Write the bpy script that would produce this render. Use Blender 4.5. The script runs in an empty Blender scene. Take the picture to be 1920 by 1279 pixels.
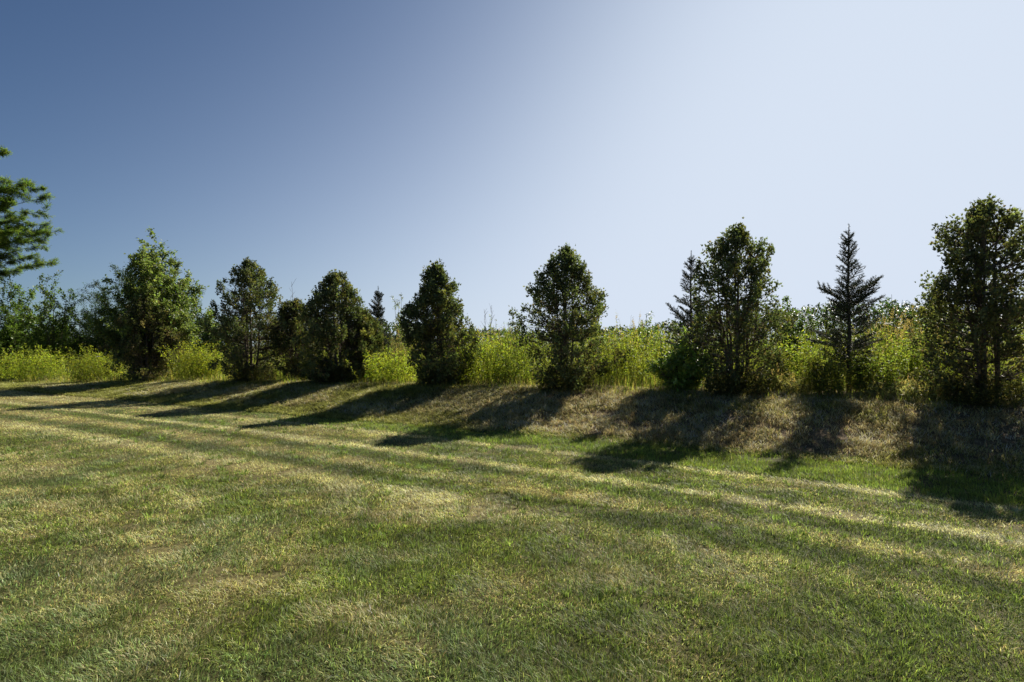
import bpy, math
import numpy as np
from mathutils import Vector

# ------------------------------------------------------------------ camera, sky, sun, exposure
SC = bpy.context.scene
COL = SC.collection
FPX, CX, HY, EYE = 1067.0, 960.0, 648.0, 1.6      # focal length, centre and eye level read off the photograph
cam = bpy.data.cameras.new('camera'); camo = bpy.data.objects.new('camera', cam); COL.objects.link(camo)
cam.sensor_width = 36.0; cam.lens = 20.0; cam.clip_start = 0.05; cam.clip_end = 4000
cam.shift_y = 8.5 / 1920
camo.location = (0, 0, EYE); camo.rotation_euler = (math.radians(90), 0, 0)
SC.camera = camo
SUN_EL, SUN_AZ = math.radians(36.8), math.radians(40.0)      # azimuth clockwise from +Y
sdir = Vector((math.sin(SUN_AZ)*math.cos(SUN_EL), math.cos(SUN_AZ)*math.cos(SUN_EL), math.sin(SUN_EL)))

w = bpy.data.worlds.new('World'); SC.world = w; w.use_nodes = True
nt = w.node_tree; nt.nodes.clear()
def N(t, **k):
    n = nt.nodes.new(t)
    for a, b in k.items(): setattr(n, a, b)
    return n
sky = N('ShaderNodeTexSky', sky_type='NISHITA', sun_disc=False, sun_elevation=SUN_EL, sun_rotation=SUN_AZ,
        air_density=1.0, dust_density=0.3, ozone_density=2.0, altitude=100)
SKY_STRENGTH = 0.05
tc = N('ShaderNodeTexCoord')
dot = N('ShaderNodeVectorMath', operation='DOT_PRODUCT'); dot.inputs[1].default_value = sdir
nt.links.new(tc.outputs['Generated'], dot.inputs[0])
# milky summer haze, thick near the sun and low over the land: 1 - exp(-exp(a + b*cos(angle to sun) + c*cos^6 - k*height))
def MATH(op, *ins):
    n = N('ShaderNodeMath', operation=op)
    for i, q in enumerate(ins):
        if isinstance(q, (int, float)): n.inputs[i].default_value = q
        else: nt.links.new(q, n.inputs[i])
    return n.outputs[0]
sep = N('ShaderNodeSeparateXYZ'); nt.links.new(tc.outputs['Generated'], sep.inputs[0])
zc = MATH('MAXIMUM', sep.outputs['Z'], 0.0)
dp = MATH('MAXIMUM', dot.outputs['Value'], 0.0)
ex = MATH('ADD', MATH('MULTIPLY', dp, 4.5), MATH('MULTIPLY', MATH('POWER', dp, 6.0), 2.0))
ex = MATH('SUBTRACT', MATH('ADD', ex, -1.86), MATH('MULTIPLY', zc, 6.5))
hzf = MATH('SUBTRACT', 1.0, MATH('POWER', 2.71828, MATH('MULTIPLY', MATH('POWER', 2.71828, ex), -1.0)))
mixc = N('ShaderNodeMix', data_type='RGBA')
nt.links.new(hzf, mixc.inputs[0])
deep = N('ShaderNodeMix', data_type='RGBA', blend_type='MULTIPLY'); deep.inputs[0].default_value = 1.0
nt.links.new(sky.outputs[0], deep.inputs[6]); deep.inputs[7].default_value = (.285, .445, .61, 1)
nt.links.new(deep.outputs[2], mixc.inputs[6])
HAZE_COL = (0.345, 0.387, 0.452)
mixc.inputs[7].default_value = tuple(c / SKY_STRENGTH for c in HAZE_COL) + (1,)
bg = N('ShaderNodeBackground'); bg.inputs['Strength'].default_value = SKY_STRENGTH
nt.links.new(mixc.outputs[2], bg.inputs['Color'])
wo = N('ShaderNodeOutputWorld'); nt.links.new(bg.outputs[0], wo.inputs['Surface'])

sl = bpy.data.lights.new('sun', 'SUN'); sl.energy = 5.0; sl.angle = math.radians(0.5); sl.color = (1.0, 0.93, 0.82)
so = bpy.data.objects.new('sun', sl); COL.objects.link(so)
so.rotation_euler = (-sdir).to_track_quat('-Z', 'Y').to_euler()
SC.view_settings.view_transform = 'Standard'; SC.view_settings.look = 'None'
SC.view_settings.exposure = 1.0; SC.view_settings.gamma = 1.0
SC.cycles.max_bounces = 8; SC.cycles.transmission_bounces = 4; SC.cycles.diffuse_bounces = 4

# ------------------------------------------------------------------ helpers
R = np.random.default_rng(7)
def nrm(a):
    return a / np.maximum(np.linalg.norm(a, axis=-1, keepdims=True), 1e-9)
def sstep(a, b, x):
    t = np.clip((x - a) / (b - a), 0, 1); return t*t*(3 - 2*t)
_lat = np.random.default_rng(11).random((256, 256))
def vnoise(x, y):
    xi = np.floor(x).astype(int); yi = np.floor(y).astype(int); fx = x - xi; fy = y - yi
    fx = fx*fx*(3-2*fx); fy = fy*fy*(3-2*fy)
    g = lambda i, j: _lat[i & 255, j & 255]
    return (g(xi,yi)*(1-fx)+g(xi+1,yi)*fx)*(1-fy) + (g(xi,yi+1)*(1-fx)+g(xi+1,yi+1)*fx)*fy
def fbm(x, y, s, o=4, off=0.0):
    t = 0; a = 0.5; n = 0
    x = x/s + off*17.3 + 91; y = y/s + off*9.1 + 57
    for _ in range(o):
        t = t + a*vnoise(x, y); n += a; a *= .5; x = x*2.03 + 5.2; y = y*2.03 + 1.3
    return t/n
def UV(x, y): return .871*x - .491*y, .491*x + .871*y      # along / across the planted bank
def H(x, y):
    x = np.asarray(x, float); y = np.asarray(y, float)
    u, v = UV(x, y)
    B = np.interp(u, [-80, -34, -25, -17, -11, -5, 2, 8, 30], [-.4, -.2, .12, .42, .52, .62, .72, .82, .95])
    s = sstep(8.7, 11.9, v + .35*(fbm(x, y, 2.5, 2) - .5))
    bump = .10*(fbm(x, y, .8, 3, 3) - .5)*sstep(8.9, 9.6, v) + .035*(fbm(x, y, 1.6, 3, 1) - .5)
    return B*s + bump
def at(px, depth, z=None):
    x = (px - CX)/FPX*depth
    return np.array([x, depth, float(H(x, depth)) if z is None else z])
def pz(py, depth): return EYE + (HY - py)/FPX*depth
def rv(n): return nrm(R.normal(size=(n, 3)))

class MB:
    def __init__(s): s.v = []; s.f = []; s.c = []; s.n = 0
    def add(s, v, f, c):
        v = np.asarray(v, np.float32).reshape(-1, 3); f = np.asarray(f, np.int64).reshape(-1, 3)
        c = np.broadcast_to(np.asarray(c, np.float32), (len(v), 3))
        s.v.append(v); s.f.append(f + s.n); s.c.append(c); s.n += len(v)
    def join(s, o):
        s.v += o.v; s.c += o.c; s.f += [f + s.n for f in o.f]
        s.n += o.n; return s
    def build(s, name, mat, parent=None, smooth=False, origin=None):
        v = np.concatenate(s.v); f = np.concatenate(s.f); c = np.concatenate(s.c)
        if origin is not None: v = v - np.asarray(origin, np.float32)
        me = bpy.data.meshes.new(name)
        me.vertices.add(len(v)); me.vertices.foreach_set('co', v.astype(np.float32).ravel())
        me.loops.add(len(f)*3); me.loops.foreach_set('vertex_index', f.astype(np.int32).ravel())
        me.polygons.add(len(f)); me.polygons.foreach_set('loop_start', np.arange(0, len(f)*3, 3, dtype=np.int32))
        me.update(calc_edges=True)
        if smooth: me.polygons.foreach_set('use_smooth', np.ones(len(f), bool))
        a = me.color_attributes.new('tint', 'FLOAT_COLOR', 'POINT')
        a.data.foreach_set('color', np.concatenate([c, np.ones((len(c), 1), np.float32)], 1).astype(np.float32).ravel())
        me.materials.append(mat)
        o = bpy.data.objects.new(name, me); COL.objects.link(o)
        if parent is not None: o.parent = parent
        elif origin is not None: o.location = tuple(float(q) for q in origin)
        return o
def rep(c, k): return np.repeat(c, k, axis=0)
def leaf(mb, P, D, Nn, L, W, col, fold=.12, droop=0.0):
    n = len(P); D = nrm(D); S = nrm(np.cross(D, Nn)); U = nrm(np.cross(S, D))
    L = np.broadcast_to(np.asarray(L, float), (n,))[:, None]; W = np.broadcast_to(np.asarray(W, float), (n,))[:, None]
    m = P + D*L*.45
    v = np.stack([P, m + S*W*.5 + U*W*fold, P + D*L - U*L*droop, m - S*W*.5 + U*W*fold], 1).reshape(-1, 3)
    b = np.arange(n)[:, None]*4
    f = np.concatenate([b + [0, 1, 2], b + [0, 2, 3]], 1).reshape(-1, 3)
    mb.add(v, f, rep(np.broadcast_to(col, (n, 3)), 4))
def blades(mb, P, az, L, W, lean, col, seg=2):
    n = len(P); d = np.stack([np.cos(az), np.sin(az), np.zeros(n)], 1); s = np.stack([-np.sin(az), np.cos(az), np.zeros(n)], 1)
    tw = R.uniform(-.9, .9, n)[:, None]; s = s*np.cos(tw) + d*np.sin(tw)
    L = L[:, None]; W = W[:, None]; lean = lean[:, None]; up = np.array([0, 0, 1.])
    rows = []
    ts = np.linspace(0, 1, seg + 1)
    for t in ts[:-1]:
        c = P + up*L*(t - .35*lean*t*t) + d*L*lean*t*t*.8 + d*L*lean*.15*t
        ww = W*(1 - t*.45)
        rows += [c - s*ww*.5, c + s*ww*.5]
    t = 1.0
    rows.append(P + up*L*(1 - .35*lean) + d*L*lean*.95)
    k = len(rows); v = np.stack(rows, 1).reshape(-1, 3); b = np.arange(n)[:, None]*k
    ff = []
    for i in range(seg - 1): ff += [2*i, 2*i+1, 2*i+3, 2*i, 2*i+3, 2*i+2]
    ff += [2*seg-2, 2*seg-1, 2*seg]
    mb.add(v, (b + np.array(ff)).reshape(-1, 3), rep(np.broadcast_to(col, (n, 3)), k))
def sticks(mb, A, B, ra, rb, col, sides=4):
    A = np.asarray(A, float).reshape(-1, 3); B = np.asarray(B, float).reshape(-1, 3); n = len(A)
    D = nrm(B - A); h = np.where(np.abs(D[:, 2:3]) > .9, np.array([[1., 0, 0]]), np.array([[0, 0, 1.]]))
    X = nrm(np.cross(D, h)); Y = np.cross(D, X)
    ra = np.broadcast_to(np.asarray(ra, float), (n,))[:, None]; rb = np.broadcast_to(np.asarray(rb, float), (n,))[:, None]
    ring = [(math.cos(2*math.pi*k/sides), math.sin(2*math.pi*k/sides)) for k in range(sides)]
    v = [A + (X*c + Y*s)*ra for c, s in ring] + [B + (X*c + Y*s)*rb for c, s in ring]
    v = np.stack(v, 1).reshape(-1, 3); b = np.arange(n)[:, None]*2*sides; ff = []
    for k in range(sides):
        j = (k+1) % sides; ff += [k, j, sides+j, k, sides+j, sides+k]
    mb.add(v, (b + np.array(ff)).reshape(-1, 3), rep(np.broadcast_to(col, (n, 3)), 2*sides))
def poly(mb, pts, r0, r1, col, sides=6):
    pts = np.asarray(pts, float); n = len(pts) - 1; rr = np.linspace(r0, r1, n + 1)
    sticks(mb, pts[:-1], pts[1:], rr[:-1], rr[1:], col, sides)
def jit(base, n, v=.25, hue=.12):
    base = np.asarray(base, float)
    return np.clip(base*(1 + R.normal(size=(n, 1))*v)*(1 + R.normal(size=(n, 3))*hue*np.array([1, .5, .8])), .004, .9)

def mat(name, trans=.35, rough=.55, spec=.3, nscale=6, namp=.35, tint=(1, 1, 1), tcol=(1.1, 1.25, .55), bump=0):
    m = bpy.data.materials.new(name); m.use_nodes = True; t = m.node_tree; t.nodes.clear(); L = t.links.new
    a = t.nodes.new('ShaderNodeAttribute'); a.attribute_name = 'tint'
    g = t.nodes.new('ShaderNodeNewGeometry')
    nz = t.nodes.new('ShaderNodeTexNoise'); nz.inputs['Scale'].default_value = nscale; nz.inputs['Detail'].default_value = 3
    L(g.outputs['Position'], nz.inputs['Vector'])
    mr = t.nodes.new('ShaderNodeMapRange'); mr.inputs['From Min'].default_value = .3; mr.inputs['From Max'].default_value = .7
    mr.inputs['To Min'].default_value = 1 - namp; mr.inputs['To Max'].default_value = 1 + namp
    L(nz.outputs[0], mr.inputs['Value'])
    sc = t.nodes.new('ShaderNodeVectorMath'); sc.operation = 'SCALE'; L(a.outputs['Color'], sc.inputs[0]); L(mr.outputs['Result'], sc.inputs['Scale'])
    p = t.nodes.new('ShaderNodeBsdfPrincipled'); p.inputs['Roughness'].default_value = rough
    p.inputs['Specular IOR Level'].default_value = spec
    L(sc.outputs[0], p.inputs['Base Color'])
    o = t.nodes.new('ShaderNodeOutputMaterial')
    if bump:
        bp = t.nodes.new('ShaderNodeBump'); bp.inputs['Strength'].default_value = bump; bp.inputs['Distance'].default_value = .02
        L(nz.outputs[0], bp.inputs['Height']); L(bp.outputs[0], p.inputs['Normal'])
    if trans > 0:
        tm = t.nodes.new('ShaderNodeVectorMath'); tm.operation = 'MULTIPLY'; tm.inputs[1].default_value = tcol
        L(sc.outputs[0], tm.inputs[0])
        tr = t.nodes.new('ShaderNodeBsdfTranslucent'); L(tm.outputs[0], tr.inputs['Color'])
        mx = t.nodes.new('ShaderNodeMixShader'); mx.inputs[0].default_value = trans
        L(p.outputs[0], mx.inputs[1]); L(tr.outputs[0], mx.inputs[2]); L(mx.outputs[0], o.inputs['Surface'])
    else: L(p.outputs[0], o.inputs['Surface'])
    return m
M_GRASS = mat('lawn_blade', .5, .5, .25, 3, .12, tcol=(1.06, 1.06, .75))
M_SOIL = mat('soil_and_thatch', 0, .95, .1, 14, .45, bump=.7)
M_CEDAR = mat('cedar_foliage', .42, .6, .25, 3, .25)
M_SPRUCE = mat('spruce_needle', .08, .55, .3, 4, .2)
M_LEAF = mat('broad_leaf', .5, .45, .35, 4, .2)
M_WEED = mat('weed_leaf', .6, .5, .3, 3, .2, tcol=(1.2, 1.2, .5))
M_BARK = mat('bark', 0, .9, .15, 25, .4, bump=.6)
M_DRY = mat('dry_grass', .4, .7, .15, 4, .2, tcol=(1.05, 1.0, .8))
M_PETAL = mat('white_petal', .35, .6, .2, 20, .1, tcol=(1, 1, 1))

def thing(name, label, cat, loc, group=None):
    o = bpy.data.objects.new(name, None); COL.objects.link(o); o.location = tuple(float(q) for q in loc)
    o.empty_display_size = .2; o['label'] = label; o['category'] = cat
    if group: o['group'] = group
    return o

# ------------------------------------------------------------------ ground
def spaced():
    a = np.concatenate([np.arange(0, 16, .16), np.arange(16, 30, .4), np.geomspace(30, 900, 30)]); return a
xs = spaced(); xs = np.concatenate([-xs[:0:-1], xs]); ys = np.concatenate([-np.geomspace(1, 900, 24)[::-1], spaced()])
GX, GY = np.meshgrid(xs, ys); gx, gy = GX.ravel(), GY.ravel()

def straw_map(x, y):
    """dryness of the turf, tone of its greens, length of it, from where it stands"""
    u, v = UV(x, y)
    ve = v + .003*np.clip(u + 15, 0, 20)**2 + .09*(fbm(x, y, 3.2, 2, 5) - .5)
    G = lambda c, s: np.exp(-((ve - c)/s)**2)
    n1 = fbm(x, y, 1.5, 4, 2); n2 = fbm(x, y, .45, 3, 4); n3 = fbm(x, y, 3.5, 3, 6)
    br = .66 + .5*fbm(x, y, .7, 3, 9)                      # the stripes break up
    s = .33 + 1.0*(n1 - .5) + 1.15*(n2 - .5) + .3*(n3 - .5)
    fadeR = 1 - .85*sstep(-5, 1, u)
    pale = br*(.85*G(5.10, .24)*fadeR + 1.2*G(6.90, .13)*(1 - .5*sstep(1, 6, u)) + .95*G(8.08, .12) + .35*G(3.72, .30)*sstep(-3, -8, u) + .25*G(2.4, .3)*sstep(-1, -5, u))
    tan = br*(.55*G(6.05, .24) + .3*G(7.45, .16) + .35*G(4.45, .14)*fadeR + .3*G(2.9, .14))
    olive = 1.0*G(5.58, .20)*br + .9*G(6.52, .17)*br + .6*G(7.3, .2)*br + .3*G(4.2, .5)
    lush = (.30 + .75*fbm(x, y, .6, 3, 90))*sstep(8.15, 8.35, ve)*(1 - sstep(8.95, 9.25, v))*sstep(-13, -6, u)
    far = sstep(-13, -22, u)*sstep(4.5, 7.0, v)
    s = s - .14*sstep(-4, 3, u)*sstep(8, 5, v)
    s = s + pale + .8*tan - .5*olive + .75*far - .75*lush
    return np.clip(s, .03, .97), np.clip(pale, 0, 1), np.clip(olive, 0, 1), np.clip(lush, 0, 1), n1, u, v

s_, pale_, olive_, lush_, n1_, gu, gv = straw_map(gx, gy)
bank = sstep(9.0, 9.5, gv)*(1 - sstep(13, 15, gv))
soil = np.array([.050, .050, .018])[None]*(1 - s_[:, None]) + np.array([.14, .115, .050])[None]*s_[:, None]
bk = (np.array([.14, .10, .055])*(1 - sstep(-3, -11, gu))[:, None] + np.array([.14, .125, .05])*sstep(-3, -11, gu)[:, None])*(.6 + .9*fbm(gx, gy, .6, 3, 12)[:, None])
gc = soil*(1 - bank[:, None]) + bk*bank[:, None]
me_ = sstep(13, 15, gv)[:, None]; gc = gc*(1 - me_) + np.array([.05, .07, .02])[None]*me_
nx, ny = len(xs), len(ys)
idx = np.arange(nx*ny).reshape(ny, nx); a, b, c, d = idx[:-1, :-1], idx[:-1, 1:], idx[1:, 1:], idx[1:, :-1]
F = np.concatenate([np.stack([a, b, c], -1).reshape(-1, 3), np.stack([a, c, d], -1).reshape(-1, 3)])
mb = MB(); mb.add(np.stack([gx, gy, H(gx, gy)], 1), F, gc)
g = mb.build('ground', M_SOIL, smooth=True); g['kind'] = 'structure'

# ------------------------------------------------------------------ lawn
def scatter(n, r0, r1, half, dens_pow, r_flat):
    """points round the viewer, thinning out with distance"""
    rr = np.linspace(r0, r1, 400); pdf = rr*np.minimum(1, (r_flat/rr)**dens_pow); cdf = np.cumsum(pdf); cdf /= cdf[-1]
    r = np.interp(R.random(n), cdf, rr); th = R.uniform(-half, half, n)
    return r*np.sin(th), r*np.cos(th), r
NB = 1700000
x, y, r = scatter(int(NB*1.2), 1.7, 42, math.radians(60), 1.6, 4.2)
u, v = UV(x, y)
k = v < 9.25 + .5*(fbm(x, y, .8, 2, 21) - .5); x, y, r = x[k], y[k], r[k]
k = R.random(len(x)) < (.35 + 1.3*vnoise(x*16, y*16))*(1 - .75*sstep(.66, .76, fbm(x, y, .5, 3, 141)))                      # tufts with dark hollows between
x, y, r = x[k], y[k], r[k]
s, pale, olive, lush, n1, u, v = straw_map(x, y)
n = len(x)
isst = R.random(n) < s
tone = fbm(x, y, 2.2, 3, 15)[:, None]
green = np.array([.088, .122, .040])*(1 - tone) + np.array([.135, .160, .042])*tone
cool = (sstep(.5, .62, fbm(x, y, 1.3, 3, 31))*sstep(2.5, -1.5, x))[:, None]
green = green*(1 - cool*.6) + np.array([.120, .155, .085])*cool*.6
green = green*(1 - .35*olive[:, None]) + np.array([.015, .028, -.004])*lush[:, None]*.9
straw = np.array([.305, .268, .15])*(1 - pale[:, None]) + np.array([.42, .40, .245])*pale[:, None]
straw = straw*(1 - .45*olive[:, None])
patch = (.62 + .85*fbm(x, y, .22, 3, 77))*(.82 + .36*fbm(x, y, .9, 3, 78))
col = np.array([1.50, 1.56, 1.28])*patch[:, None]*np.where(isst[:, None], straw, green)*np.exp(R.normal(size=(n, 1))*np.where(r < 7, .48, .32)[:, None] - .03)*(1 + R.normal(size=(n, 3))*.08)
Lb = R.uniform(.026, .058, n)*(1 + .45*lush)*(1 + .25*(fbm(x, y, .25, 2, 8) - .5)*2)
Wb = .0039*np.maximum(1, (r/4.2))**.85*R.uniform(.7, 1.3, n)
flow = fbm(x, y, .5, 2, 44)*12 + R.normal(size=n)*1.1
lean = np.clip(R.normal(.80, .35, n) + .25*isst - .35*lush, .05, 1.6)
P = np.stack([x, y, H(x, y) - .004], 1)
mb = MB(); near = r < 8
blades(mb, P[near], flow[near], Lb[near], Wb[near], lean[near], np.clip(col[near], .01, .8), 2)
blades(mb, P[~near], flow[~near], Lb[~near], Wb[~near], lean[~near], np.clip(col[~near], .01, .8), 1)
# coarser tufts the mower missed
tx, ty, tr = scatter(1500, 2.0, 14, math.radians(48), 1.2, 4.2)
k = (UV(tx, ty)[1] < 8.6) & (fbm(tx, ty, 1.4, 3, 160) > .47); tx, ty, tr = tx[k], ty[k], tr[k]
per = 22; x = rep(tx, per) + R.normal(size=len(tx)*per)*.022; y = rep(ty, per) + R.normal(size=len(tx)*per)*.022; n = len(x)
blades(mb, np.stack([x, y, H(x, y) - .004], 1), np.arctan2(y - rep(ty, per), x - rep(tx, per)) + R.normal(size=n)*.4, R.uniform(.045, .095, n), .0045*np.maximum(1, rep(tr, per)/4.2)**.8*R.uniform(.7, 1.3, n),
       np.clip(R.normal(.7, .3, n), .1, 1.5), np.clip(rep(np.array([.15, .215, .05])*np.exp(R.normal(size=(len(tx), 1))*.25), per)*np.exp(R.normal(size=(n, 1))*.25), .01, .7), 2)
o = mb.build('lawn_grass', M_GRASS); o['kind'] = 'stuff'; o['label'] = 'mown lawn grass with pale dry stripes'

# dry mown grass on the bank
nt_ = 60000
uu = R.uniform(-48, 19, nt_); vv = R.uniform(8.9, 12.4, nt_)
tx = .871*uu + .491*vv; ty = -.491*uu + .871*vv
k = (ty > 1) & (np.abs(tx) < ty*1.9) & (R.random(nt_) < .25 + 1.1*sstep(.30, .45, fbm(tx, ty, .55, 3, 51))); tx, ty = tx[k], ty[k]
per = 16; x = rep(tx, per) + R.normal(size=len(tx)*per)*.045; y = rep(ty, per) + R.normal(size=len(tx)*per)*.045
tuft = rep(np.exp(R.normal(size=(len(tx), 1))*.42), per)*(.55 + .9*fbm(x, y, .45, 3, 171))[:, None]
u, v = UV(x, y); r = np.hypot(x, y); n = len(x)
gmix = sstep(.42, .66, fbm(x, y, 1.2, 3, 61) + .25*sstep(9.6, 9.0, v))
isg = R.random(n) < .20 + .5*gmix + .28*sstep(-3, -11, u)
col = np.where(isg[:, None], np.array([.23, .245, .065]), np.array([.62, .50, .27]))*tuft*np.exp(R.normal(size=(n, 1))*.35)
ang = math.atan2(-.871, -.491) + R.normal(size=n)*1.2
mb = MB(); blades(mb, np.stack([x, y, H(x, y) - .01], 1), ang, R.uniform(.05, .13, n), .0062*np.maximum(1, r/9)*R.uniform(.7, 1.3, n), np.clip(R.normal(1.0, .3, n), .2, 1.5), np.clip(col, .01, .6), 2)
o = mb.build('bank_grass', M_DRY); o['kind'] = 'stuff'; o['label'] = 'dry brown mown grass on the bank'

# tall grass and weeds behind and between the trees
def mass(nn, u0, u1, v0, v1):
    uu = R.uniform(u0, u1, nn); vv = v0 + (v1 - v0)*R.random(nn)**1.5
    return .871*uu + .491*vv, -.491*uu + .871*vv
x, y = mass(95000, -50, 22, 11.3, 24)
k = (y > 3) & (np.abs(x) < y*1.7); x, y = x[k], y[k]; n = len(x)
u, v = UV(x, y)
hh = (.14 + .26*fbm(x, y, .7, 3, 73)*sstep(11.3, 11.9, v) + .55*sstep(11.9, 13.2, v + .7*(fbm(x, y, 1.2, 2, 71) - .5)) + .50*sstep(13.4, 16, v))*R.uniform(.55, 1.25, n)*(.75 + .5*fbm(x, y, 1.0, 3, 72))
isd = R.random(n) < .42 - .22*sstep(12, 13, v)
col = np.where(isd[:, None], np.array([.34, .28, .13]), np.array([.20, .25, .06]))*np.exp(R.normal(size=(n, 1))*.3)
mb = MB(); blades(mb, np.stack([x, y, H(x, y) - .02], 1), R.uniform(0, 6.28, n), hh, R.uniform(.006, .013, n)*np.maximum(1, y/16), np.clip(R.normal(.35, .2, n), 0, 1), np.clip(col, .01, .6), 3)
o = mb.build('tall_grass', M_WEED); o['kind'] = 'stuff'; o['label'] = 'rank uncut grass between and behind the trees'

def weed_stems(mb, base, h, leafL, leafW, col, per=34, lean=.12, tip=None):
    """upright leafy stems"""
    n = len(base); ln = R.normal(size=(n, 2))*lean
    top = base + np.stack([ln[:, 0]*h, ln[:, 1]*h, h], 1)
    sticks(mb, base, top, .004, .0022, np.array([.10, .11, .04]), 3)
    t = R.uniform(.18, 1.0, (n, per)); P = base[:, None] + (top - base)[:, None]*t[..., None]; P = P.reshape(-1, 3); m = len(P)
    D = rv(m); D[:, 2] = R.normal(.25, .45, m)
    leaf(mb, P, D, rv(m), leafL*R.uniform(.6, 1.2, m)*(1.15 - .5*t.ravel()), leafW*R.uniform(.7, 1.2, m), jit(col, m, .25, .12), droop=.15)
    return top
# leafy undergrowth: one mass nobody could count
x, y = mass(9000, -50, 20, 14.1, 28); k = (y > 4) & (np.abs(x) < y*1.5); x, y = x[k], y[k]
base = np.stack([x, y, H(x, y)], 1); h = R.uniform(.75, 1.3, len(x))*(.45 + 1.3*fbm(x, y, 2, 3, 81))
mb = MB(); weed_stems(mb, base, h, .11, .022, (.16, .20, .035), 24)
o = mb.build('undergrowth', M_WEED); o['kind'] = 'stuff'; o['label'] = 'leafy green undergrowth behind the trees'

# ------------------------------------------------------------------ cedars
def profile(outline, cx, base_y, depth):
    """outline rows (y, left x, right x) in photo pixels -> metres about the stem, at the tree's own distance"""
    k = depth/FPX; rows = sorted(outline, key=lambda q: -q[0])
    z = np.array([(base_y - q[0])*k for q in rows]); l = np.array([(cx - q[1])*k for q in rows]); rr = np.array([(q[2] - cx)*k for q in rows])
    return z, l, rr
G_CEDAR = 'cedar trees planted in a row along the bank'
def cedar(label, px, depth, base_y, outline, seed, nclump=190, per=48, col=(.118, .138, .066), col2=(.19, .18, .065), bare=.33, nst=6, group=G_CEDAR, name='cedar_tree', spray=.060):
    global R
    R = np.random.default_rng(seed)
    o = at(px, depth); root = thing(name, label, 'tree', o, group)
    z, l, rr = profile(outline, px, base_y, depth); Ht = z[-1]
    def rad(zz, az):
        a = np.interp(zz, z, l); b = np.interp(zz, z, rr); t = .5 + .5*np.cos(az); zz = np.asarray(zz); rag = .80 + .46*sstep(.15, .85, vnoise(zz*3.1 + seed*1.7, np.cos(az)*.9 + np.sin(az)*.4 + seed*.3 + 3)); foot = 1 - sstep(.35, .55, zz/Ht)
        return (1.06 - (.34 if depth > 12 else .16)*sstep(.42, .95, zz/Ht))*(rag*(1 - foot) + np.maximum(rag, 1.04)*foot)*(a*(1 - t) + b*t)*np.clip((1.03 - np.asarray(zz)/Ht)/.16, .25, 1)**.5
    # stems
    tb = MB(); S = []
    bark = np.array([.13, .105, .08])
    for i in range(nst):
        az = 2*math.pi*(i + R.random())/nst; topz = Ht*(1.0 if i == 0 else R.uniform(.6, .93)); rt = rad(topz*.97, az)*R.uniform(.15, .6)*(i > 0)
        b0 = R.uniform(.03, .16)*(i > 0); pts = []
        for t in np.linspace(0, 1, 9):
            q = b0 + (rt - b0)*t**.8 + .03*math.sin(t*7 + i)
            pts.append([q*math.cos(az), q*math.sin(az), topz*t - .05*(t == 0)])
        pts = np.array(pts); S.append(pts); poly(tb, pts, R.uniform(.028, .045), .006, bark*R.uniform(.7, 1.2), 6)
    nclump = int(nclump*(2.5 if depth < 14 else 3.2)); spray = spray*(1.0 if depth < 14 else 1.15); per = per*.40
    # clumps of sprays, in lobes with gaps between them
    zz = Ht*(.03 + .95*R.random(nclump*4)); az = R.uniform(0, 2*math.pi, nclump*4)
    ra = rad(zz, az); lump = sstep(.22, .75, vnoise(np.cos(az)*2.0 + seed, zz*2.6 + np.sin(az)*2.0))
    keep = R.random(nclump*4) < (ra/ra.max() + .15)*np.where(zz < bare*Ht, .9 if bare < .45 else .75, 1.0)*(.22 + 1.3*lump); zz, az, ra, lump = [q[keep][:nclump] for q in (zz, az, ra, lump)]
    fr = np.clip(R.random(len(zz))**.5, .15, 1)*(.74 + .32*lump); C = np.stack([ra*fr*np.cos(az), ra*fr*np.sin(az), zz], 1)
    # leaders: narrow spires that break the outline
    sp = []; spz = []
    for i in range(16):
        a_ = R.uniform(0, 6.28); f_ = 1.0 if i == 0 else (R.uniform(.86, .97) if i < 4 else R.uniform(.42, .93)); hz_ = Ht*f_
        q_ = rad(hz_, a_)*(.2 if i == 0 else (.6 if i < 4 else 1.0)); mid_ = ((rr[-1] - l[-1])/2 if i == 0 else 0); ln_ = R.uniform(.22, .42)*(1.3 if i == 0 else 1.0)
        for t_ in np.linspace(0, 1, 6):
            o_ = q_*(1 - .10*(1 - t_)) ; wob = .05*(1 - t_)
            sp.append([o_*math.cos(a_) + mid_ + R.normal()*wob, o_*math.sin(a_) + R.normal()*wob, hz_ - .03*Ht/3.2 + (.0 if i == 0 else .12) - ln_*(1 - t_)*Ht/3.2]); spz.append(.95 - .62*t_)
    nsp = len(sp); C = np.concatenate([C, np.array(sp)])
    nc = len(C)
    allS = np.concatenate(S)
    st = []
    for c in C:
        dz = c[2] - allS[:, 2]; cost = np.hypot(allS[:, 0]-c[0], allS[:, 1]-c[1]) + np.abs(dz - .3); st.append(allS[np.argmin(cost)])
    st = np.array(st); mid = st*.45 + C*.55 - [0, 0, .05]
    bb = MB(); sticks(bb, st, mid, .009, .006, bark*.8, 4); sticks(bb, mid, C, .006, .0025, bark*.7, 3)
    # dead inner twigs low down
    nd = 160; dz = Ht*R.uniform(.06, .6, nd); da = R.uniform(0, 6.28, nd); dr = rad(dz, da)*R.uniform(.2, .8, nd)
    A = np.stack([dr*.3*np.cos(da), dr*.3*np.sin(da), dz - .1], 1); B_ = np.stack([dr*np.cos(da), dr*np.sin(da), dz + R.uniform(-.05, .2, nd)], 1)
    sticks(bb, A, B_, .004, .0015, np.array([.17, .13, .09]), 3)
    # sprays
    sz = np.exp(R.normal(size=nc)*.22); sz[-nsp:] = np.array(spz)*.85
    m = (1.55*per*sz*np.where(C[:, 2] < bare*Ht, .8, 1.0)).astype(int); ci = np.repeat(np.arange(nc), m); n = len(ci)
    sig = (.046*sz[ci]**.6)[:, None]*(Ht/3.2)**.5
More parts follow.
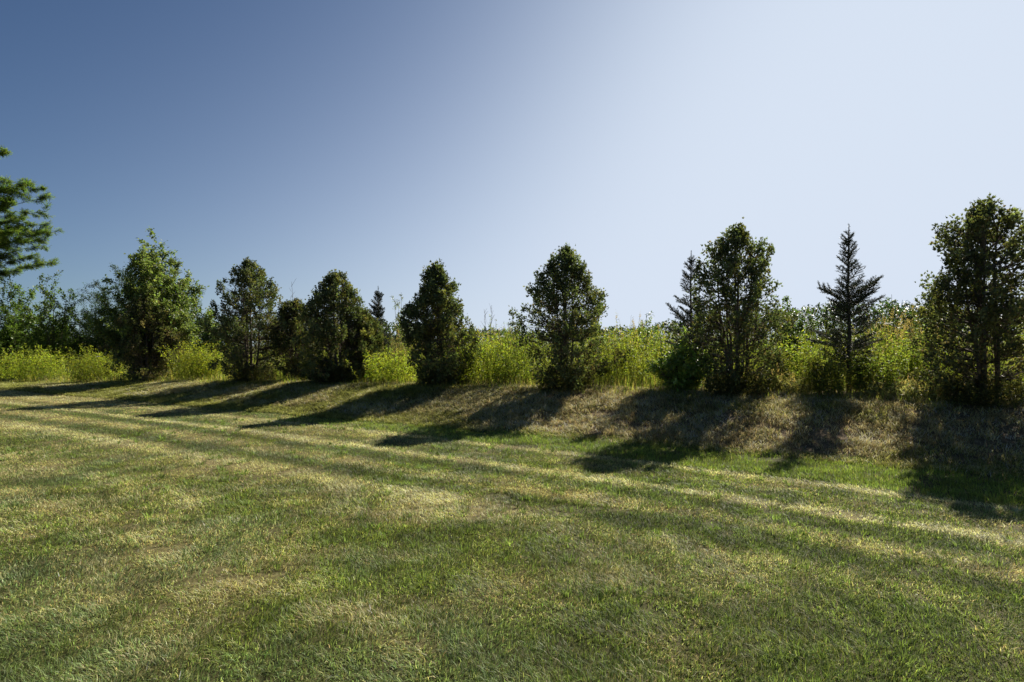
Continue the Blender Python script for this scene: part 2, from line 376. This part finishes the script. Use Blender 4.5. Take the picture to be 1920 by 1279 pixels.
    Pp = C[ci] + R.normal(size=(n, 3))*sig*[.95, .95, 1.35]
    outw = nrm(C*[1, 1, 0] + 1e-6)[ci]; D = outw*.55 + np.array([0, 0, .75]) + R.normal(size=(n, 3))*.45
    inner = np.clip(1.15 - np.hypot(Pp[:, 0], Pp[:, 1])/np.maximum(rad(Pp[:, 2], np.arctan2(Pp[:, 1], Pp[:, 0])), .1), 0, 1)
    brown = R.random(n) < .04 + .28*inner*np.clip(1.1 - Pp[:, 2]/Ht*1.1, 0, 1)
    clv = np.exp(R.normal(size=nc)*.28)[ci][:, None]; ct = (R.random(nc) < .2)[ci][:, None]
    cc = np.where(ct, np.asarray(col2), np.asarray(col))*clv; cc = np.where(brown[:, None], np.array([.20, .145, .085]), cc)*np.exp(R.normal(size=(n, 1))*.2)
    cm = MB(); D = nrm(D); Nn = rv(n); Sd = nrm(np.cross(D, Nn))
    for a_, k_ in ((0, 1.0), (.5, .75), (-.5, .75), (.95, .5), (-.95, .5)):
        leaf(cm, Pp + D*spray*.12*abs(a_), D*math.cos(a_) + Sd*math.sin(a_), Nn, spray*k_*R.uniform(.7, 1.3, n), spray*.30, cc, .05)
    tb.join(bb).build('trunk', M_BARK, root); cm.build('crown', M_CEDAR, root)
    return root
cedar('dark ragged cedar leaning out left, beside the brownish cedar and the leafy light green tree', 470, 18.6, 722,
      [(726, 440, 520), (690, 418, 542), (640, 404, 552), (600, 408, 545), (560, 412, 528), (530, 420, 510), (510, 438, 485), (497, 452, 465)], 101, 210, 48)
cedar('round-topped dark cedar with slim bare stems, second tree right of the brownish cedar', 635, 16.7, 712,
      [(716, 596, 674), (680, 572, 698), (640, 562, 704), (590, 568, 690), (550, 578, 676), (520, 592, 658), (508, 605, 645), (499, 620, 635)], 102, 200, 50)
cedar('compact cedar with two narrow peaks, standing beside the bare thin saplings', 824, 14.9, 714,
      [(718, 795, 872), (680, 784, 886), (640, 776, 896), (600, 772, 888), (560, 774, 868), (520, 786, 850), (500, 792, 842), (484, 805, 832)], 103, 210, 50)
cedar('broad full cedar with a ragged double top, alone against open sky', 1062, 13.05, 722,
      [(726, 1010, 1116), (690, 990, 1138), (650, 972, 1148), (600, 975, 1136), (550, 986, 1126), (520, 1000, 1122), (480, 1018, 1098), (455, 1045, 1082)], 104, 230, 48)
cedar('tall cedar with see-through upright stems, a spruce close against its side', 1380, 11.3, 742,
      [(746, 1328, 1436), (700, 1308, 1456), (650, 1298, 1466), (600, 1296, 1462), (560, 1306, 1458), (520, 1308, 1446), (480, 1304, 1428), (450, 1326, 1408), (430, 1362, 1388)], 105, 215, 46, bare=.42, nst=8)
cedar('tallest cedar with long forked stems and a pointed top, cut by the photo edge', 1846, 9.4, 758,
      [(762, 1765, 1925), (690, 1742, 1950), (600, 1745, 1945), (520, 1758, 1938), (480, 1756, 1930), (430, 1776, 1908), (400, 1814, 1872), (382, 1834, 1848)], 106, 240, 46, bare=.42, nst=8, col=(.115, .125, .060))
cedar('half-dead brownish olive cedar in front of the leafy light green tree', 275, 21.3, 728,
      [(728, 235, 315), (690, 220, 335), (640, 218, 340), (600, 226, 326), (575, 245, 305), (560, 266, 286)], 107, 170, 40, col=(.13, .135, .055), col2=(.20, .16, .08), bare=.2)
cedar('low dull olive cedar squeezed between the leaning cedar and the round-topped cedar', 553, 18.4, 715,
      [(715, 530, 575), (670, 512, 598), (620, 512, 596), (580, 520, 585), (560, 540, 565)], 108, 110, 42, col=(.09, .10, .04), col2=(.15, .13, .05), bare=.2, group=None)
cedar('short olive cedar against the side of the round-topped cedar, by the yellow weeds', 683, 17.0, 712,
      [(712, 662, 705), (670, 652, 722), (630, 650, 718), (600, 660, 705), (575, 672, 688)], 109, 90, 42, col=(.10, .115, .04), col2=(.15, .14, .05), bare=.2, group=None)

# ------------------------------------------------------------------ spruces
def spruce(label, px, depth, base_y, top_y, rbase, seed, col=(.055, .070, .038), arms=(), gap=1.0):
    global R
    R = np.random.default_rng(seed)
    o = at(px, depth); Ht = (base_y - top_y)/FPX*depth; root = thing('spruce_tree', label, 'tree', o, 'spruces among the cedars')
    tb = MB(); poly(tb, [[0, 0, -.05], [.01, 0, Ht*.35], [-.01, .01, Ht*.7], [0, 0, Ht]], .045*Ht/3, .006, np.array([.10, .08, .065]), 7)
    A = []; B = []
    def branch(p, d, L):
        pts = [p]; nseg = 4
        for i in range(nseg):
            dd = nrm(d + np.array([0, 0, .10*i])); p = p + dd*L/nseg; pts.append(p)
        for i in range(nseg): A.append(pts[i]); B.append(pts[i+1])
        s = nrm(np.cross(d, [0, 0, 1.])); nt2 = max(2, int(L/.085))
        for j in range(nt2):
            t = .22 + .75*j/nt2; q = pts[0] + (pts[-1] - pts[0])*t; ll = L*.46*(1.05 - t)*R.uniform(.7, 1.2) + .04
            for sg in (-1, 1):
                e = q + nrm(d*.75 + s*sg*R.uniform(.5, .9) + np.array([0, 0, R.uniform(-.15, .35)]))*ll; A.append(q); B.append(e)
    z = .12*Ht
    while z < Ht*.93:
        f = 1 - z/Ht; L = rbase*(f**.9)*1.0 + .07; nb = R.integers(5, 8) + int(z < .5*Ht)*2; a0 = R.random()*6.28
        for i in range(nb):
            a = a0 + i*6.28/nb + R.normal()*.2; el = .15 + .85*(z/Ht)**1.5 + R.normal()*.1; LL = L*R.choice([.6, .85, 1.0, 1.25])*R.uniform(.85, 1.15)
            LL *= .7 + .7*float(vnoise(np.array([z*2.3 + seed]), np.array([math.cos(a)*1.5 + 5]))[0])
            branch(np.array([0, 0, z + R.normal()*.045]), np.array([math.cos(a)*math.cos(el), math.sin(a)*math.cos(el), math.sin(el)]), LL)
        z += gap*R.uniform(.08, .19)*(.85 + .3*f)*Ht/3
    A.append(np.array([0, 0, Ht*.86])); B.append(np.array([0, 0, Ht]))
    for (az, z0, L, el) in arms:
        branch(np.array([0, 0, z0]), np.array([math.cos(az)*math.cos(el), math.sin(az)*math.cos(el), math.sin(el)]), L)
        for t in (.5, .65, .8): branch(np.array([0, 0, z0]) + t*L*np.array([math.cos(az)*math.cos(el), math.sin(az)*math.cos(el), math.sin(el)]), nrm(np.array([math.cos(az)*.35, .2, 1.0])), L*.4)
    A = np.array(A); B = np.array(B)
    bb = MB(); sticks(bb, A, B, .006, .003, np.array([.09, .07, .055]), 3)
    ln = np.linalg.norm(B - A, axis=1); m = np.maximum(4, (ln*300).astype(int)); ci = np.repeat(np.arange(len(A)), m); n = len(ci)
    P = A[ci] + (B - A)[ci]*R.random((n, 1)); D = nrm((B - A)[ci])*.75 + rv(n)*.9; D[:, 2] += .15
    cm = MB(); leaf(cm, P, D, rv(n), R.uniform(.024, .046, n), .0062*max(1, depth/11), jit(col, n, .3, .12), 0)
    tb.join(bb).build('trunk', M_BARK, root); cm.build('crown', M_SPRUCE, root)
spruce('open young spruce with a lone raised side branch, between the two tallest cedars', 1592, 10.9, 745, 427, .66, 201, arms=[(.15, 1.75, .72, .45), (3.05, 1.8, .62, .25)])
spruce('spruce pressed against the tall see-through cedar, its spiky left side showing', 1296, 12.9, 732, 476, .92, 202, gap=2.0, col=(.05, .062, .038))
spruce('small distant spruce tip rising between the round-topped and two-peaked cedars', 709, 20.5, 700, 530, .75, 203)

# ------------------------------------------------------------------ broadleaf trees and shrubs
def shrub(name, label, cat, px, depth, top_y, rad, seed, nst=14, twigs=9, lv=12, L=.07, W=.045, col=(.07, .10, .025), base_frac=.25, group=None, trunk_r=.02, sx=1.0, m=None, bark=(.12, .095, .07), dense=1.0, lean=0.0, droop=.2):
    global R
    R = np.random.default_rng(seed)
    o = at(px, depth); root = thing(name, label, cat, o, group); Ht = pz(top_y, depth) - o[2]
    tb = MB(); cm = MB(); bb = MB(); A = []; B = []
    for i in range(nst):
        az = 6.283*(i + R.random())/nst; q = math.sqrt(R.random()) if i else 0
        zt = Ht*(1 - .62*q**2)*R.uniform(.82, 1.0) if i else Ht
        end = np.array([math.cos(az)*q*rad*sx + lean*zt, math.sin(az)*q*rad, zt]); b0 = np.array([math.cos(az)*.1, math.sin(az)*.1, -.05])
        ts = np.linspace(0, 1, 7); pts = np.array([b0 + (end - b0)*np.array([t**1.35, t**1.35, t]) + R.normal(size=3)*.03*Ht/3*(0 < t < 1) for t in ts])
        poly(tb, pts, trunk_r, .004, np.array(bark)*R.uniform(.7, 1.2), 5)
        for j in range(twigs):
            t = base_frac + (1 - base_frac)*(j + R.random())/twigs; k = min(int(t*6), 5); f = t*6 - k; p = pts[k]*(1 - f) + pts[k+1]*f
            d = nrm(nrm(p*[1, 1, 0] + R.normal(size=3)*.5*rad)*.8 + np.array([0, 0, .55]) + R.normal(size=3)*.35); ll = rad*R.uniform(.22, .5)*(1.15 - .55*t)
            A.append(p); B.append(p + d*ll)
    A = np.array(A); B = np.array(B); sticks(bb, A, B, .006, .0025, np.array(bark)*.8, 3)
    n = int(len(A)*lv*dense*2.2); ci = R.integers(0, len(A), n); t = R.random((n, 1))**.7
    P = A[ci] + (B - A)[ci]*t + R.normal(size=(n, 3))*L*.5; D = nrm((B - A)[ci])*.5 + rv(n)*.8 - [0, 0, droop]
    cv = 1.45*np.exp(R.normal(size=len(A))*.2)[ci][:, None]
    leaf(cm, P, D, rv(n)*.5 + [0, 0, 1], L*R.uniform(.6, 1.25, n), W*R.uniform(.7, 1.2, n), np.clip(jit(col, n, .2, .1)*cv, .005, .6), .15, .1)
    tb.join(bb).build('trunk', M_BARK, root); cm.build('crown', m or M_LEAF, root)
    return root
shrub('leafy_tree', 'bright leafy green tree with a pointed top behind the half-dead olive cedar', 'tree', 290, 22.4, 446, 2.0, 301, 60, 18, 30, .11, .075, (.125, .15, .055), .05)
shrub('dark_leafed_tree', 'dark feathery tree spreading wide behind the bright leafy green tree', 'tree', 255, 33.0, 492, 4.0, 302, 44, 14, 34, .13, .04, (.035, .055, .022), .35)
shrub('broadleaf_bush', 'large-leaved green bush under the overhanging locust branches', 'bush', 22, 32.0, 528, 2.9, 303, 40, 14, 26, .12, .085, (.075, .11, .025), .22)
shrub('broadleaf_bush', 'wispy bush with loose shoots, right beside the large-leaved green bush', 'bush', 98, 30.0, 518, 1.8, 304, 20, 12, 18, .12, .08, (.07, .10, .022), .2)
shrub('sapling', 'thin airy sapling with tiny leaves between the little spruce and two-peaked cedar', 'sapling', 752, 19.5, 548, .75, 305, 9, 10, 9, .06, .04, (.12, .13, .05), .3, trunk_r=.012)
shrub('hedge_bush', 'dark rounded bush low behind the thin airy sapling', 'bush', 750, 22.5, 598, 1.2, 306, 20, 9, 22, .09, .06, (.05, .08, .022), .1)
shrub('hedge_bush', 'green bush with rusty patches hugging the foot of the two-peaked cedar', 'bush', 880, 15.8, 598, .6, 307, 14, 9, 16, .07, .04, (.09, .10, .03), .15)
shrub('leafy_shrub', 'pale leafy shrub poking above the weeds right of the broad double-topped cedar', 'shrub', 1212, 16.5, 588, .75, 308, 14, 10, 14, .08, .04, (.10, .135, .035), .2)
shrub('leafy_shrub', 'glossy-leaved shrub in front of the spruce beside the tall see-through cedar', 'shrub', 1280, 11.9, 622, .62, 309, 22, 9, 16, .085, .05, (.17, .22, .06), .1)
shrub('leafy_shrub', 'rounded leafy shrub on the right flank of the tall see-through cedar', 'shrub', 1476, 13.0, 556, .55, 310, 16, 10, 18, .07, .045, (.06, .085, .028), .15)
shrub('dark_bush', 'dark flat-topped bush half hidden behind the open young spruce, on its left', 'bush', 1548, 17.0, 566, 1.0, 311, 20, 10, 22, .08, .045, (.040, .055, .024), .1)
shrub('dark_bush', 'dark rounded bush on the skyline just right of the open young spruce', 'bush', 1672, 17.5, 552, 1.15, 312, 24, 10, 22, .08, .05, (.040, .062, .022), .1)
shrub('leafy_tree', 'loose leafy tree on the skyline leaning into the tallest cedar', 'tree', 1752, 14.0, 515, .75, 313, 18, 11, 18, .075, .05, (.05, .07, .028), .25)
shrub('hedge_bush', 'bush low on the skyline just left of the broad double-topped cedar', 'bush', 968, 21, 600, 1.1, 314, 16, 9, 16, .09, .05, (.08, .11, .03), .1)
for i, (px, top, lab) in enumerate([(160, 612, 'distant dark hedge bush seen low between wispy bush and dark feathery tree'),
                                    (590, 596, 'distant hedge bush seen between the low olive cedar and round-topped cedar'),
                                    (400, 585, 'distant hedge bush seen between bright leafy tree and leaning cedar')]):
    shrub('distant_bush', lab, 'bush', px, 34, top, 2.2, 330 + i, 22, 9, 26, .16, .10, (.045, .07, .022), .1, group='bushes of the far hedge')

# far hedge: a distant wood that reads as one mass
R = np.random.default_rng(390)
n = 70000; px_ = R.uniform(-500, 2400, n); dd = R.uniform(33, 40, n)
topy = np.interp(px_, [-500, 0, 130, 200, 400, 560, 720, 780, 880, 960, 1130, 1250, 1440, 1520, 1600, 1700, 1760, 1920, 2400], [600, 628, 622, 640, 606, 596, 604, 608, 622, 616, 618, 606, 582, 574, 570, 566, 566, 586, 580])
topy = topy + 26*(fbm(px_, px_*0, 45, 4, 95) - .5)
X = (px_ - CX)/FPX*dd; G0 = H(X, dd); top = EYE + (HY - topy)/FPX*36
P = np.stack([X, dd, G0 + (top - G0)*R.random(n)**.6], 1)
mb = MB(); leaf(mb, P, rv(n) - [0, 0, .2], rv(n)*.5 + [0, 0, 1], .20*R.uniform(.6, 1.3, n), .13, jit((.045, .065, .022), n, .3, .12), .15)
o = mb.build('far_hedge', M_LEAF); o['kind'] = 'stuff'; o['label'] = 'dark distant hedge along the skyline'

def bare(label, px, depth, top_y, seed, n=1):
    global R
    R = np.random.default_rng(seed)
    o = at(px, depth); Ht = pz(top_y, depth) - o[2]; mb = MB(); tw = MB()
    root = thing('dead_sapling', label, 'sapling', o, 'leafless saplings')
    pts = np.array([[R.normal()*.03, R.normal()*.03, Ht*t] for t in np.linspace(0, 1, 7)]); poly(mb, pts, .012, .004, np.array([.14, .115, .09]), 5)
    A = []; B = []
    for t in np.linspace(.45, .95, 11):
        p = np.array([0, 0, Ht*t]); a = R.uniform(0, 6.28); A.append(p); B.append(p + np.array([math.cos(a)*.18, math.sin(a)*.18, .24])*R.uniform(.6, 1.3))
    sticks(tw, A, B, .006, .002, np.array([.14, .115, .09]), 4)
    mb.join(tw).build('trunk', M_BARK, root)
bare('leafless sapling poking up behind the low dull olive cedar', 546, 19.5, 528, 351)
bare('taller leafless whip standing just right of the two-peaked cedar', 921, 18, 572, 352)
bare('shorter leafless whip beside the taller leafless whip, nearer the two-peaked cedar', 908, 18.6, 580, 353)

# honey locust reaching in from the left
def locust(label, px, depth, tips, top_y, seed):
    global R
    R = np.random.default_rng(seed)
    o = at(px, depth); root = thing('locust_tree', label, 'tree', o); Ht = pz(top_y, depth) - o[2]
    tb = MB(); bb = MB(); cm = MB(); bark = np.array([.10, .085, .07])
    tr = np.array([[.06*math.sin(3*t), .05*t, Ht*t - .1*(t == 0)] for t in np.linspace(0, 1, 9)]); poly(tb, tr, .22, .04, bark, 9)
    ends = [np.array([(tx - px)/FPX*depth, dy, pz(ty, depth) - o[2]]) for tx, ty, dy in tips]
    for i in range(28):
        ends.append(np.array([(R.uniform(-90, 72) - px)/FPX*depth, R.uniform(-1.8, 1.8), pz(R.uniform(335, 505), depth) - o[2]]))
    for i in range(22):
        a = R.uniform(0, 6.28); zz = R.uniform(.42, 1.0)*Ht; q = 4.7*math.sin(math.pi*min(1, (zz/Ht - .3)/.75))*R.uniform(.6, 1) + .5
        e = np.array([math.cos(a)*q, math.sin(a)*q, zz])
        if e[0] > 1.5 : e[0] *= .6
        ends.append(e)
    A = []; B = []
    for e in ends:
        z0 = max(.25*Ht, e[2] - .5*np.hypot(e[0], e[1])); s = np.array([0, 0, min(z0, Ht*.97)])
        pts = np.array([s + (e - s)*np.array([t, t, 1 - (1 - t)**1.7]) for t in np.linspace(0, 1, 8)]); poly(bb, pts, .035, .006, bark, 5)
        for j in range(20):
            t = .25 + .75*(j + R.random())/20; k = min(int(t*7), 6); f = t*7 - k; p = pts[k]*(1-f) + pts[k+1]*f
            d = nrm(nrm(e - s)*.7 + R.normal(size=3)*[.7, .7, .34] + [0, 0, .02]); L = R.uniform(.3, .75)*(1.25 - .6*t); A.append(p); B.append(p + d*L)
    A = np.array(A); B = np.array(B); sticks(bb, A, B, .006, .002, bark, 3)
    n = len(A)*52; ci = R.integers(0, len(A), n); P = A[ci] + (B - A)[ci]*R.random((n, 1)) + R.normal(size=(n, 3))*[.05, .05, .025]
    D = nrm(nrm((B - A)[ci])*.6 + R.normal(size=(n, 3))*.5 - [0, 0, .22]); cc = jit((.16, .215, .06), n, .28, .12)
    S = nrm(np.cross(D, rv(n)*.4 + [0, 0, 1]))          # feather-shaped leaves of paired leaflets
    for t in (.15, .4, .65, .9):
        for sg in (-1, 1):
            leaf(cm, P + D*.2*t, D*.55 + S*sg*.8, rv(n)*.2 + [0, 0, 1], (.08)*(1.1 - .4*t), .036, cc, .05)
    tb.join(bb).build('trunk', M_BARK, root); cm.build('crown', M_LEAF, root)
locust('feathery locust tree reaching layered branches in from the left photo edge', -135, 31.0,
       [(12, 288, 0), (88, 368, .3), (62, 350, -.4), (92, 398, -.2), (95, 432, .4), (60, 415, .8), (85, 460, 0), (104, 496, -.3), (45, 480, .6), (20, 512, 0), (35, 340, .5), (30, 440, -.8), (10, 390, .2)], 225, 401)

# ------------------------------------------------------------------ weed clumps
def clump(label, px, depth, top_y, halfw_px, seed, n=120, col=(.36, .43, .065), leafL=.09, leafW=.017, per=36, name='weed_clump', group='sunlit weed clumps between the trees', plume=0):
    global R
    R = np.random.default_rng(seed)
    o = at(px, depth); Ht = pz(top_y, depth) - o[2]; rx = halfw_px/FPX*depth
    a = R.uniform(0, 6.28, n); q = np.sqrt(R.random(n)); X = np.cos(a)*q*rx; Y = np.sin(a)*q*.55
    base = np.stack([X, Y, H(X + o[0], Y + o[1]) - o[2] - .02], 1); h = Ht*(1.08 - .30*q**2)*R.uniform(.72, 1.05, n)
    root = thing(name, label, 'weeds', o, group)
    mb = MB(); top = weed_stems(mb, base, h, leafL, leafW, col, per, .27)
    if plume:                                           # tan seed heads on some stems
        sel = top[R.random(n) < plume]; k = len(sel)
        P = rep(sel, 26) + R.normal(size=(k*26, 3))*[.012, .012, .06]; leaf(mb, P, rv(k*26)*.4 + [0, 0, 1], rv(k*26), .035, .009, jit((.34, .27, .16), k*26, .2, .1))
    mb.build('foliage', M_WEED, root)
    return root
clump('bright yellow-green weed clump between the short olive cedar and two-peaked cedar', 728, 15.9, 652, 52, 501, 125, plume=.12)
clump('bright yellow-green weed clump between the two-peaked and the broad double-topped cedar', 905, 14.6, 622, 55, 502, 140, plume=.2)
clump('greener weed clump tucked against the left side of the broad double-topped cedar', 968, 14.3, 610, 34, 503, 110, (.22, .28, .05))
clump('pale green weed clump just right of the broad double-topped cedar', 1178, 13.6, 606, 60, 504, 150, (.28, .33, .06), plume=.25)
clump('yellow-green weed clump just right of the tall see-through cedar', 1490, 11.8, 628, 46, 505, 120, (.27, .33, .07))
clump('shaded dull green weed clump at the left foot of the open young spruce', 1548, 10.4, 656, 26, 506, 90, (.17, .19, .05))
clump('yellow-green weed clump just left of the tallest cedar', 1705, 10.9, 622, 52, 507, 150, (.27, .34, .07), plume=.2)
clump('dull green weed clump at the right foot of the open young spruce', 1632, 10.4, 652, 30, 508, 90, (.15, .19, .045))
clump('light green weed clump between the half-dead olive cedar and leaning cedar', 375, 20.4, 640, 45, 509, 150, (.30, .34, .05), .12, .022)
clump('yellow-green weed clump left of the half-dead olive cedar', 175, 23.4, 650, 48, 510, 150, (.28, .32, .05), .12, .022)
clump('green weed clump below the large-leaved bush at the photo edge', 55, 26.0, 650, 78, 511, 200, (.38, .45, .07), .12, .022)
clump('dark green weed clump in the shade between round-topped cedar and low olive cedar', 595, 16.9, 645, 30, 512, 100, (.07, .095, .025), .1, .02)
clump('tan-plumed grass clump on the skyline left of the tallest cedar', 1690, 12.6, 590, 48, 513, 90, (.12, .14, .04), .14, .01, 20, 'plumed_grass', None, .8)
clump('tan-plumed grass clump behind the low olive cedar', 570, 20.5, 618, 28, 514, 60, (.12, .13, .04), .14, .012, 20, 'plumed_grass', None, .8)
clump('tan-plumed grass clump behind the sunlit weeds, left of the two-peaked cedar', 760, 17.6, 630, 38, 515, 70, (.12, .13, .04), .14, .012, 20, 'plumed_grass', None, .8)
clump('pale whitish low grass clump at the bank edge left of the tallest cedar', 1690, 9.95, 712, 52, 516, 170, (.42, .42, .24), .13, .008, 16, 'pale_grass', None, .15)
clump('pale low grass clump at the bank edge right of the tall see-through cedar', 1478, 10.9, 700, 30, 517, 90, (.34, .34, .16), .13, .008, 16, 'pale_grass', None, .15)

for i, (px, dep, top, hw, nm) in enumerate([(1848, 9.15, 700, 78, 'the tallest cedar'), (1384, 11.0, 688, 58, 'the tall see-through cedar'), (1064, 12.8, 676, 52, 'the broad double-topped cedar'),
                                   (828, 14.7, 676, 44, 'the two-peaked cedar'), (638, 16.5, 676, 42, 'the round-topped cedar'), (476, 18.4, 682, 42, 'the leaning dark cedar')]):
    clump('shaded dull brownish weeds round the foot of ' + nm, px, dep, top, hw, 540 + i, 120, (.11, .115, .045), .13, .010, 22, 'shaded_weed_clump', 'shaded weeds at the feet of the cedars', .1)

def lace(label, px, depth, py, seed):
    global R
    R = np.random.default_rng(seed)
    o = at(px, depth); h = pz(py, depth) - o[2]; root = thing('white_wildflower', label, 'flower', o, 'white lacy wildflowers')
    sm = MB(); poly(sm, [[0, 0, 0], [.02, 0, h*.5], [0, 0, h - .03]], .004, .002, np.array([.10, .13, .04]), 4)
    n = 70; a = R.uniform(0, 6.28, n); q = np.sqrt(R.random(n))*.055; P = np.stack([np.cos(a)*q, np.sin(a)*q, h - .015*(q/.055)**2 + R.normal(size=n)*.003], 1)
    sticks(sm, np.tile([0, 0, h - .04], (14, 1)), P[:14], .0012, .001, np.array([.12, .15, .05]), 3)
    hm = MB(); D = rv(n); D[:, 2] *= .3; leaf(hm, P, D, rv(n)*.3 + [0, 0, 1], .022, .018, jit((.72, .72, .66), n, .08, .03))
    sm.build('stem', M_WEED, root); hm.build('flower_head', M_PETAL, root)
lace('white lacy flower on the skyline above the weeds left of the tallest cedar', 1664, 11.2, 606, 601)
lace('white lacy flower above the weeds right of the tall see-through cedar', 1519, 11.2, 635, 602)
lace('white lacy flower in the weeds left of the half-dead olive cedar', 184, 23.0, 668, 603)
lace('white lacy flower above the weeds left of the broad double-topped cedar', 942, 13.7, 630, 604)
